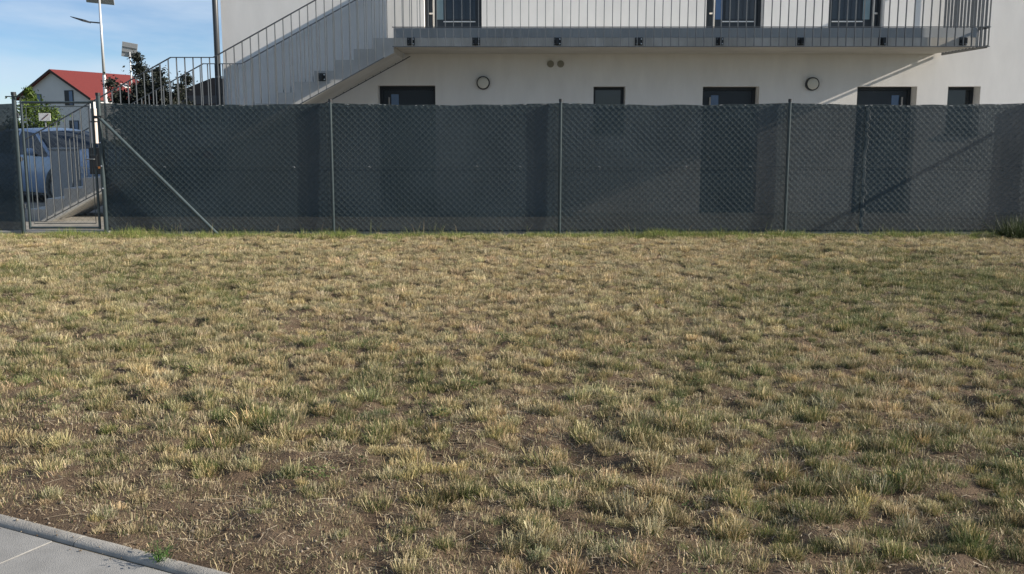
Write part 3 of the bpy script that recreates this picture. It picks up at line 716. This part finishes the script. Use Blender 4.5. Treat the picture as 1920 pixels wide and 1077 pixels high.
# dark hipped roof house behind the stairs
dh = tag(empty('dark_roof_house', (-16.9, 55.0, -.2)), 'grey house with dark hipped roof behind the staircase landing', 'house')
q = MB(); q.box(-2.6, 5.0, 0, 8, 0, 3.25); q.build('wall', mat('grey_wall', (.035, .042, .052), .9, var=.1, spec=.1), dh)
q = MB(); A = [(-3.6, -.5, 2.5), (5.5, -.5, 2.8), (5.5, 8.5, 2.8), (-3.6, 8.5, 2.5)]; r0, r1 = (-.4, 3.6, 4.35), (2.2, 3.6, 4.25)
q.face(A[0], A[1], r1, r0); q.face(A[1], A[2], r1); q.face(A[2], A[3], r0, r1); q.face(A[3], A[0], r0); q.face(*A[::-1]); q.build('roof', mat('dark_tiles', (.009, .010, .012), .9, var=.3, scale=5, spec=.05), dh)
q = MB(); q.box(.2, 1.4, -.05, .04, 1.0, 2.2); q.build('window', M['anthracite'], dh)

# trees and hedges
def leaf_cloud(centers, radii, n, size, c_dark, c_light, seed):
    r = np.random.default_rng(seed); ids = r.integers(0, len(centers), n)
    c = np.array(centers)[ids]; rad = np.array(radii)[ids][:, None]
    d = r.normal(size=(n, 3)); d /= np.linalg.norm(d, axis=1)[:, None]
    p = c + d * rad * np.abs(r.normal(0, .72, (n, 1))) * np.array([1, 1, .9])
    a = r.normal(size=(n, 3)); a /= np.linalg.norm(a, axis=1)[:, None]; b = np.cross(a, r.normal(size=(n, 3))); b /= np.linalg.norm(b, axis=1)[:, None]
    s = (size * (0.6 + .8 * r.random((n, 1))))
    v = np.stack([p - a * s, p + b * s * .45 , p + a * s, p - b * s * .45], 1).reshape(-1, 3); f = np.arange(4 * n).reshape(n, 4)
    t = r.random((n, 1)); col = np.array(c_dark) * (1 - t) + np.array(c_light) * t
    return v, f, np.repeat(col, 4, 0)
def tree(nm, loc, label, cat, trunk_h, trunk_r, centers, radii, n, size, c0, c1, seed):
    root = tag(empty(nm, loc), label, cat)
    t = MB(); t.tube((0, 0, -.1), (0.03, 0, trunk_h), trunk_r, trunk_r * .7, n=10); t.build('trunk', mat('bark', (.09, .065, .05), .9, var=.4, scale=12), root)
    b = MB()
    for c, r_ in zip(centers, radii): 
        mid = Vector((c[0] * .45, c[1] * .45, trunk_h + (c[2] - trunk_h) * .55)); b.tube((0.02, 0, trunk_h * .92), mid, trunk_r * .5, trunk_r * .3, n=6, cap=False); b.tube(mid, c, trunk_r * .3, trunk_r * .1, n=5, cap=False)
    b.build('limbs', mat('bark_limb', (.07, .05, .045), .9), root)
    v, f, col = leaf_cloud(centers, radii, n, size, c0, c1, seed); obj('crown', np_mesh('crown', v, f, M['leaf'], col), root)
    return root
rr = random.Random(4)
cen = [(rr.uniform(-.8, .8), rr.uniform(-.6, .6), rr.uniform(1.0, 2.35)) for _ in range(18)] + [(0, 0, 2.6), (-.1, .1, 2.9), (-.08, 0, 3.15)]
rad = [rr.uniform(.28, .5) for _ in range(18)] + [.3, .24, .16]
tree('green_tree', (-21.3, 45.0, -.2), 'bushy green tree in front of the white gable seen over the gate', 'tree', 1.0, .07, cen, rad, 15000, .062, (.020, .045, .012), (.13, .19, .035), 3)
cen, rad = [], []
rr = random.Random(21)
for (tx, tz) in ((-.45, 3.95), (.32, 3.55), (1.45, 3.25), (-1.55, 3.0), (-1.0, 2.4), (1.0, 2.7), (1.5, 2.3), (.75, 3.1), (-.15, 3.2), (-.75, 2.9), (.2, 2.8), (-1.35, 1.9), (1.35, 1.7), (0, 2.2), (.6, 2.0), (-.6, 1.9)):
    for q_ in range(7):
        t = .40 + .60 * q_ / 6; cen.append((tx * .78 * t + rr.gauss(0, .07), rr.gauss(0, .35), .7 + (tz - .7) * t ** .9 + rr.gauss(0, .06))); rad.append((.34 - .20 * t) * rr.uniform(.8, 1.3) + .03)
tree('plum_tree', (-12.85, 36.0, -.2), 'dark leaved tree rising behind the stair railing', 'tree', .7, .07, cen, [q_ * 1.2 for q_ in rad], 52000, .058, (.012, .018, .014), (.050, .056, .044), 5)
for k, (hx, hy, wx, hz_, lb) in enumerate(((-23.5, 41.0, 2.2, 2.25, 'dark green hedge behind the netted fence at the left edge'),)):
    rr = random.Random(30 + k); cen = [(rr.uniform(-wx, wx), rr.uniform(-.5, .5), rr.uniform(.3, hz_ - .3)) for _ in range(26)]
    root = tag(empty('hedge', (hx, hy, -.2)), lb, 'hedge'); v, f, col = leaf_cloud(cen, [.42] * 26, 4200, .07, (.015, .03, .012), (.05, .08, .025), 9 + k); obj('crown', np_mesh('crown', v, f, M['leaf'], col), root)
    q = MB()
    for c in cen[:10]: q.tube((c[0], c[1], -.05), (c[0] + .05, c[1], c[2]), .03, .015, n=6)
    q.build('stems', mat('hedge_stem', (.06, .045, .035), .9), root)
# ------------------------------------------------------------------ grass
DRY = np.array([[.45, .370, .245], [.52, .435, .295], [.36, .290, .190], [.56, .48, .34], [.40, .34, .21], [.30, .225, .15]])
GRN = np.array([[.100, .135, .048], [.125, .155, .058], [.080, .115, .043], [.150, .172, .070], [.20, .19, .090]])
def blades(n, rad, hmin, hmax, width, lean, bend, pal, seed, blunt=0.0, base_dark=0.75, lie=0.0, core=0.6):
    """n blades as 3-segment strips; blunt 1 = mown stub end, 0 = pointed tip"""
    r = np.random.default_rng(seed); S = 3
    th = r.random(n) * 6.283; rr_ = rad * r.random(n) ** core; bx_, by_ = rr_ * np.cos(th), rr_ * np.sin(th)
    h = hmin + (hmax - hmin) * r.random(n) ** 1.2
    out = th + r.normal(0, .9, n); ln = lean * (0.25 + r.random(n)) * (0.4 + rr_ / max(rad, 1e-3)) + lie
    cu = bend * (r.random(n) - .2)
    fa = r.random(n) * 6.283; wd = width * (.65 + .7 * r.random(n)); pc = pal[r.integers(0, len(pal), n)] * (.78 + .44 * r.random((n, 1)))
    V = np.zeros((n, S + 1, 2, 3)); Cc = np.zeros((n, S + 1, 2, 3))
    for s in range(S + 1):
        t = s / S; a = ln + cu * t; rad_off = np.sin(a) * h * t; zz = np.cos(a) * h * t
        cx, cy = bx_ + np.cos(out) * rad_off, by_ + np.sin(out) * rad_off
        ww = wd * ((1 - t) ** .7 * (1 - blunt) + blunt * (1 - .25 * t)) * .5 + .00015
        V[:, s, 0] = np.stack([cx - np.cos(fa) * ww, cy - np.sin(fa) * ww, zz - .008 * (1 - t)], -1); V[:, s, 1] = np.stack([cx + np.cos(fa) * ww, cy + np.sin(fa) * ww, zz - .008 * (1 - t)], -1)
        Cc[:, s, :] = pc[:, None, :] * 1.0
    i = np.arange(n * (S + 1) * 2).reshape(n, S + 1, 2)
    f = np.stack([i[:, :-1, 0], i[:, :-1, 1], i[:, 1:, 1], i[:, 1:, 0]], -1).reshape(-1, 4)
    return V.reshape(-1, 3), f, Cc.reshape(-1, 3)
def combine(parts):
    V, F, K, o = [], [], [], 0
    for v, f, c in parts: V.append(v); F.append(f + o); K.append(c); o += len(v)
    return np.concatenate(V), np.concatenate(F), np.concatenate(K)
proto = []
def add_proto(parts, kind):
    v, f, c = combine(parts); me = np_mesh('tuft', v, f, M['blade'], c); proto.append((kind, me))
for s in range(8):      # 0: straw stubble
    add_proto([blades(90, .050, .022, .066, .0024, .42, .35, DRY, 100 + s, blunt=1), blades(70, .058, .02, .055, .0019, .75, .7, DRY, 120 + s), blades(34, .05, .02, .058, .0018, .6, .6, GRN, 130 + s)], 'dry')
for s in range(8):      # 1: mixed
    add_proto([blades(58, .050, .025, .070, .0023, .42, .4, DRY, 200 + s, blunt=1), blades(90, .055, .022, .072, .0019, .6, .7, GRN, 220 + s), blades(44, .058, .02, .05, .0020, .8, .6, DRY, 240 + s)], 'mixed')
for s in range(7):      # 2: green
    add_proto([blades(130, .052, .025, .082, .0021, .55, .7, GRN, 300 + s), blades(36, .052, .025, .060, .0022, .45, .3, DRY, 320 + s, blunt=1)], 'green')
for s in range(6):      # 3: thin scatter of short stubs and thatch
    add_proto([blades(16, .080, .008, .028, .0021, .6, .4, DRY, 400 + s, blunt=1), blades(18, .085, .015, .04, .0016, .2, .3, DRY, 420 + s, lie=1.25), blades(14, .075, .010, .028, .0018, .6, .6, GRN, 440 + s)], 'thin')
for s in range(3):      # 4: taller fence-side grass
    add_proto([blades(34, .07, .06, .15, .0034, .35, .7, GRN * 1.25, 500 + s), blades(12, .07, .05, .12, .003, .35, .5, DRY, 520 + s)], 'fence')
def weed_leaf(seed):    # 5: low broad-leaved weed
    r = np.random.default_rng(seed); V, F, K = [], [], []
    for k in range(46):
        a = r.random() * 6.283; d = .008 + .05 * r.random(); z = .012 + .035 * r.random(); l = .005 + .007 * r.random(); wv = l * .45
        c = np.array([d * math.cos(a), d * math.sin(a), z]); u = np.array([math.cos(a), math.sin(a), .35 * r.normal()]); p = np.array([-math.sin(a), math.cos(a), .2 * r.normal()])
        b = len(V); V += [c - u * l * .8, c + p * wv, c + u * l, c - p * wv]; F.append([b, b + 1, b + 2, b + 3]); cc = np.array([.075, .100, .036]) * (.7 + .6 * r.random()); K += [cc] * 4
    return np.array(V), np.array(F), np.array(K)
for s in range(3): add_proto([weed_leaf(600 + s), blades(8, .03, .02, .05, .002, .5, .5, GRN, 620 + s)], 'weed')
kinds = {}
pcol = bpy.data.collections.new('tuft_library')
for i, (k, me) in enumerate(proto):
    o = bpy.data.objects.new('tuft_%03d' % i, me); pcol.objects.link(o); kinds.setdefault(k, []).append(i)

def scatter_points():
    P, I, RT_, SC, TN = [], [], [], [], []
    def emit(x, y, kind, scale, tint, tilt=.12):
        n = len(x); ks = np.array(kinds[kind]); P.append(np.stack([x, y, lawn_z(x, y) - .002], -1)); I.append(ks[rng.integers(0, len(ks), n)])
        RT_.append(np.stack([rng.normal(0, tilt, n), rng.normal(0, tilt, n), rng.random(n) * 6.283], -1)); SC.append(scale); TN.append(tint)
    def region(dens, ymin=1.2, ymax=FY - .03):
        n = int(dens * (ymax - ymin) * 22); x = rng.uniform(-11, 11, n); y = rng.uniform(ymin, ymax, n)
        keep = (np.abs(x) < .56 * y + 2.9) & (side(x, y) > .05); return x[keep], y[keep]
    def cover(x, y):      # how thick the sward is: thicker towards the fence and the right, thin by the pavement
        c = .80 + .12 * np.clip((y - 4) / 5, 0, 1) + .12 * np.clip(x / 2.0, -.6, 1) * np.clip((9 - y) / 5, 0, 1)
        return c + .75 * (fbm(x * 2.3, y * 2.3, 61, 3) - .5) + .40 * (fbm(x * .7, y * .7, 67, 2) - .5) - .34 * np.clip(1 - (side(x, y)) / 1.4, 0, 1)
    def green(x, y):      # greener patch right of the middle and along the left, dry through the centre and the back
        g_ = .40 + .40 * np.exp(-(((x - 3.9) / 2.2) ** 2 + ((y - 9.0) / 2.8) ** 2)) + .14 * np.exp(-(((x - 2.2) / 1.5) ** 2 + ((y - 5.0) / 2.0) ** 2)) + .22 * np.exp(-(((x + 4.2) / 1.6) ** 2 + ((y - 9.8) / 3.0) ** 2)) - .28 * np.exp(-(((x) / 2.6) ** 2 + ((y - 10.5) / 2.6) ** 2)) - .16 * np.clip((y - 11) / 2, 0, 1)
        return g_ + .9 * (fbm(x * 1.6, y * 1.6, 83, 3) - .5)
    def tints(n, base=(1, 1, 1), v=.22):
        t = np.ones((n, 3)) * base; b = 1 + rng.normal(0, v, (n, 1)) * .8; t = t * np.clip(b, .55, 1.5); t[:, 0] *= 1 + rng.normal(0, .04, n); t[:, 2] *= .93 + rng.normal(0, .05, n); return t
    # clumps: each a knot of tufts of one kind
    cell = .098; gx, gy = np.meshgrid(np.arange(-11, 11, cell), np.arange(1.2, FY - .05, cell)); x = gx.ravel() + rng.uniform(-.5, .5, gx.size) * cell * 1.1; y = gy.ravel() + rng.uniform(-.5, .5, gx.size) * cell * 1.1
    k = (np.abs(x) < .56 * y + 2.9) & (side(x, y) > .05) & (y < FY - .03); x, y = x[k], y[k]
    c = cover(x, y); k = rng.random(len(x)) < np.clip((c - .16) * 1.25, 0.12, .86) * (1 - .18 * np.clip((6.5 - y) / 3, 0, 1)); x, y, c = x[k], y[k], c[k]
    gr = green(x, y) + rng.normal(0, .10, len(x)); cnt = np.clip(rng.poisson(.5 + 2.0 * np.clip(c, .1, 1.1)), 1, 6); sg_ = .010 + .022 * rng.random(len(x)); hs_ = (.46 + .58 * rng.random(len(x)) ** 1.8) * (1 + .24 * np.clip((7.0 - y) / 3.0, 0, 1) * rng.random(len(x))) * np.clip(.72 + .42 * c, .7, 1.2)
    ct = tints(len(x), v=.16); own = np.repeat(np.arange(len(x)), cnt); n = len(own); off = rng.normal(0, 1, (n, 2)); d2 = np.hypot(off[:, 0], off[:, 1])
    X, Y = x[own] + off[:, 0] * sg_[own] * 1.25, y[own] + off[:, 1] * sg_[own]; G2 = gr[own] + rng.normal(0, .11, n); S2 = hs_[own] * (1.08 - .20 * np.clip(d2, 0, 2.2)) * (.85 + .3 * rng.random(n)); T2 = ct[own] * tints(n, v=.12)
    ok = (side(X, Y) > .03) & (Y < FY - .02); X, Y, G2, S2, T2 = X[ok], Y[ok], G2[ok], S2[ok], T2[ok]
    for nm, lo, hi in (('dry', -9, .36), ('mixed', .36, .60), ('green', .60, 9)):
        m = (G2 >= lo) & (G2 < hi); emit(X[m], Y[m], nm, S2[m], T2[m])
    x, y = region(60, 6.5); c = cover(x, y); k = rng.random(len(x)) < np.clip((c - .35) * 1.6, 0, 1) * np.clip((y - 6.5) / 3, 0, 1); x, y = x[k], y[k]; gr = green(x, y) + rng.normal(0, .1, len(x))
    for nm, lo, hi in (('dry', -9, .40), ('mixed', .40, .64), ('green', .64, 9)):
        m = (gr >= lo) & (gr < hi); n = int(m.sum()); emit(x[m], y[m], nm, .55 + .45 * rng.random(n), tints(n))
    x, y = region(330); emit(x, y, 'thin', .5 + .6 * rng.random(len(x)), tints(len(x)), .2)
    x, y = region(1.6, 1.2, 8); emit(x, y, 'weed', .7 + .8 * rng.random(len(x)), tints(len(x)))
    n = 2600; x = rng.uniform(-9.5, 9.3, n); y = FY - .06 - np.abs(rng.normal(0, .24, n)); k = rng.random(n) < .45 + .9 * fbm(x * 1.4, y * 0, 5, 3); x, y = x[k], y[k]; n = len(x); emit(x, y, 'fence', (.52 + .50 * rng.random(n) ** 1.6) * (.60 + .75 * vnoise(x * 2.1, x * 0, 5)), tints(n, (.98, 1.06, .75)))
    n = 1500; x = rng.uniform(-9.5, 9.3, n); y = FY - .1 - np.abs(rng.normal(0, .30, n)); emit(x, y, 'green', .6 + .5 * rng.random(n), tints(n, (1.08, 1.16, .85)))
    return np.concatenate(P), np.concatenate(I), np.concatenate(RT_), np.concatenate(SC), np.concatenate(TN)
gp, gi, gr_, gs, gt = scatter_points()
me = bpy.data.meshes.new('dry_grass'); me.vertices.add(len(gp)); me.vertices.foreach_set('co', gp.astype(np.float32).ravel())
a = me.attributes.new('pick', 'INT', 'POINT'); a.data.foreach_set('value', gi.astype(np.int32))
a = me.attributes.new('rot', 'FLOAT_VECTOR', 'POINT'); a.data.foreach_set('vector', gr_.astype(np.float32).ravel())
a = me.attributes.new('size', 'FLOAT', 'POINT'); a.data.foreach_set('value', gs.astype(np.float32))
a = me.attributes.new('tint', 'FLOAT_VECTOR', 'POINT'); a.data.foreach_set('vector', gt.astype(np.float32).ravel())
grass = stuff(obj('dry_grass', me))
tag(grass, 'patchy mown lawn of dry straw and green grass tufts', 'grass')
ng = bpy.data.node_groups.new('scatter', 'GeometryNodeTree')
ng.interface.new_socket('Geometry', in_out='INPUT', socket_type='NodeSocketGeometry'); ng.interface.new_socket('Geometry', in_out='OUTPUT', socket_type='NodeSocketGeometry')
gn = ng.nodes.new; gin, gout = gn('NodeGroupInput'), gn('NodeGroupOutput')
m2p, iop, ci = gn('GeometryNodeMeshToPoints'), gn('GeometryNodeInstanceOnPoints'), gn('GeometryNodeCollectionInfo')
ci.inputs['Collection'].default_value = pcol; ci.inputs['Separate Children'].default_value = True; ci.inputs['Reset Children'].default_value = True
def named(t, nm): n_ = gn('GeometryNodeInputNamedAttribute'); n_.data_type = t; n_.inputs['Name'].default_value = nm; return next(o for o in n_.outputs if o.enabled and o.name == 'Attribute')
e2r = gn('FunctionNodeEulerToRotation'); K = ng.links.new
K(gin.outputs[0], m2p.inputs['Mesh']); K(m2p.outputs[0], iop.inputs['Points']); K(ci.outputs[0], iop.inputs['Instance']); iop.inputs['Pick Instance'].default_value = True
K(named('INT', 'pick'), iop.inputs['Instance Index']); K(named('FLOAT_VECTOR', 'rot'), e2r.inputs[0]); K(e2r.outputs[0], iop.inputs['Rotation']); K(named('FLOAT', 'size'), iop.inputs['Scale'])
K(iop.outputs[0], gout.inputs[0])
md = grass.modifiers.new('scatter', 'NODES'); md.node_group = ng

# loose straw and crumbs lying on the soil
def litter():
    n = 250000; y = 1.2 + (FY - 1.4) * rng.random(n) ** 1.25; x = rng.uniform(-1, 1, n) * (.56 * y + 2.6); k = (side(x, y) > .01) & (rng.random(n) < .25 + 1.5 * np.clip(fbm(x * 2.7, y * 2.7, 91, 3) - .35, 0, 1)); x, y = x[k], y[k]; n = len(x)
    l = .006 + .034 * rng.random(n) ** 2.2 + .05 * (rng.random(n) < .02); wd = .0006 + .0010 * rng.random(n); a = rng.random(n) * 6.283
    dx, dy = np.cos(a), np.sin(a); V = np.zeros((n, 6, 3)); up = .001 + .006 * rng.random(n) ** 2; cv = rng.normal(0, .15, n) * l
    for s, t in enumerate((-1, 0, 1)):
        cx, cy = x + dx * l * t - dy * cv * (t == 0), y + dy * l * t + dx * cv * (t == 0); z = lawn_z(cx, cy) + .0025 + up * (t == 0) + .006 * rng.random(n) * (t == 1)
        V[:, s * 2] = np.stack([cx - dy * wd, cy + dx * wd, z], -1); V[:, s * 2 + 1] = np.stack([cx + dy * wd, cy - dx * wd, z + .0006], -1)
    i = np.arange(n * 6).reshape(n, 6); f = np.concatenate([i[:, [0, 1, 3, 2]], i[:, [2, 3, 5, 4]]])
    col = np.array([[.42, .34, .23], [.34, .27, .18], [.52, .45, .33], [.24, .17, .11], [.18, .13, .09]])[rng.integers(0, 4, n)] * (.75 + .5 * rng.random((n, 1)))
    return V.reshape(-1, 3), f, np.repeat(col, 6, 0)
v, f, c = litter(); st_ = stuff(obj('loose_straw', np_mesh('loose_straw', v, f, M['leaf'], c)))
tag(st_, 'pale loose straw lying over the bare soil', 'straw')
def crumbs():
    n = 30000; y = 1.2 + 8 * rng.random(n) ** 1.3; x = rng.uniform(-1, 1, n) * (.56 * y + 1.0); k = side(x, y) > .03; x, y = x[k], y[k]; n = len(x)
    s = .0018 + .009 * rng.random(n) ** 3.5; o6 = np.array([[1, 0, 0], [0, 1, 0], [-1, 0, 0], [0, -1, 0], [0, 0, .8], [0, 0, -.6]])
    V = np.stack([x, y, lawn_z(x, y) + s * .3], -1)[:, None, :] + o6[None] * s[:, None, None] * (.6 + .8 * rng.random((n, 6, 1)))
    t = np.array([[0, 1, 4], [1, 2, 4], [2, 3, 4], [3, 0, 4], [1, 0, 5], [2, 1, 5], [3, 2, 5], [0, 3, 5]]); f = (np.arange(n)[:, None, None] * 6 + t[None]).reshape(-1, 3)
    col = np.array([[.20, .14, .09], [.15, .10, .065], [.30, .25, .19]])[rng.integers(0, 3, n)] * (.7 + .6 * rng.random((n, 1)))
    return V.reshape(-1, 3), f, np.repeat(col, 6, 0)
def spill():
    n = 520; t = rng.uniform(-1.5, 4.0, n); d = -np.abs(rng.normal(0, .05, n)) - .002; x, y = KA.x + KD.x * t + KN.x * d, KA.y + KD.y * t + KN.y * d
    z = np.where(d > -.064, .0165 - 14 * (d + .032) ** 2, -.003); s_ = .0012 + .004 * rng.random(n) ** 3
    o6 = np.array([[1, 0, 0], [0, 1, 0], [-1, 0, 0], [0, -1, 0], [0, 0, .8], [0, 0, -.6]]); V = np.stack([x, y, z + s_ * .4], -1)[:, None, :] + o6[None] * s_[:, None, None] * (.6 + .8 * rng.random((n, 6, 1)))
    t_ = np.array([[0, 1, 4], [1, 2, 4], [2, 3, 4], [3, 0, 4], [1, 0, 5], [2, 1, 5], [3, 2, 5], [0, 3, 5]]); f = (np.arange(n)[:, None, None] * 6 + t_[None]).reshape(-1, 3)
    return V.reshape(-1, 3), f, np.repeat(np.array([[.20, .15, .10], [.14, .10, .07], [.40, .33, .23]])[rng.integers(0, 3, n)], 6, 0)
v, f, c = spill(); sp_ = stuff(obj('spilled_soil', np_mesh('spilled_soil', v, f, M['leaf'], c))); tag(sp_, 'grains of soil spilled over the kerb edge', 'soil')
v, f, c = crumbs(); cr = stuff(obj('soil_crumbs', np_mesh('soil_crumbs', v, f, M['leaf'], c)))
tag(cr, 'brown soil crumbs and grit between the tufts', 'soil')
# tall seed stalks in front of the net
def stalks():
    parts = []; xs_ = np.concatenate([rng.uniform(-5.6, 6.4, 60), rng.normal(-5.0, .25, 26), rng.normal(-4.6, .2, 6), rng.normal(-1.2, .3, 14)])
    for k, x in enumerate(xs_):
        big = 1.25 if x > 6.4 else 1.0
        v, f, c = blades(2, .02, .09 * big, .22 * big, .0040, .35, .9, np.concatenate([GRN * 1.2, GRN, DRY[:3] * .8]), 900 + k); v = v + np.array([x, FY - .09 - .12 * rng.random(), 0]); parts.append((v, f, c))
    return combine(parts)
v, f, c = stalks(); so = stuff(obj('grass_stalks', np_mesh('grass_stalks', v, f, M['leaf'], c))); tag(so, 'thin tall grass stalks standing against the foot of the net', 'grass')
# dark grassy clump at the right fence corner
pal = np.array([[.030, .045, .018], [.045, .065, .024], [.060, .075, .030]]); parts = []
for k in range(34):
    v, f, c = blades(70, .10, .10, .40, .0080, .6, 1.1, pal if k % 25 else np.concatenate([pal, DRY]), 1500 + k); v = v + np.array([rng.uniform(-.40, .62), rng.uniform(-.42, .08), -.03]); parts.append((v, f, c))
v, f, c = combine(parts); gc = obj('grass_clump', np_mesh('grass_clump', v, f, M['leaf'], c), None, (6.98, 13.86, 0)); tag(gc, 'low dark clump of long grass at the fence corner by the right edge', 'plant')
# weed growing from the kerb
kw = [blades(46, .035, .02, .065, .0045, .7, .6, np.array([[.07, .15, .035], [.10, .19, .05]]), 1200), weed_leaf(1201)]
v, f, c = combine(kw); wo_ = obj('kerb_weed', np_mesh('kerb_weed', v, f, M['leaf'], c), None, (-1.235, 3.31, .02)); tag(wo_, 'small bright green weed growing from the kerb joint', 'weed')
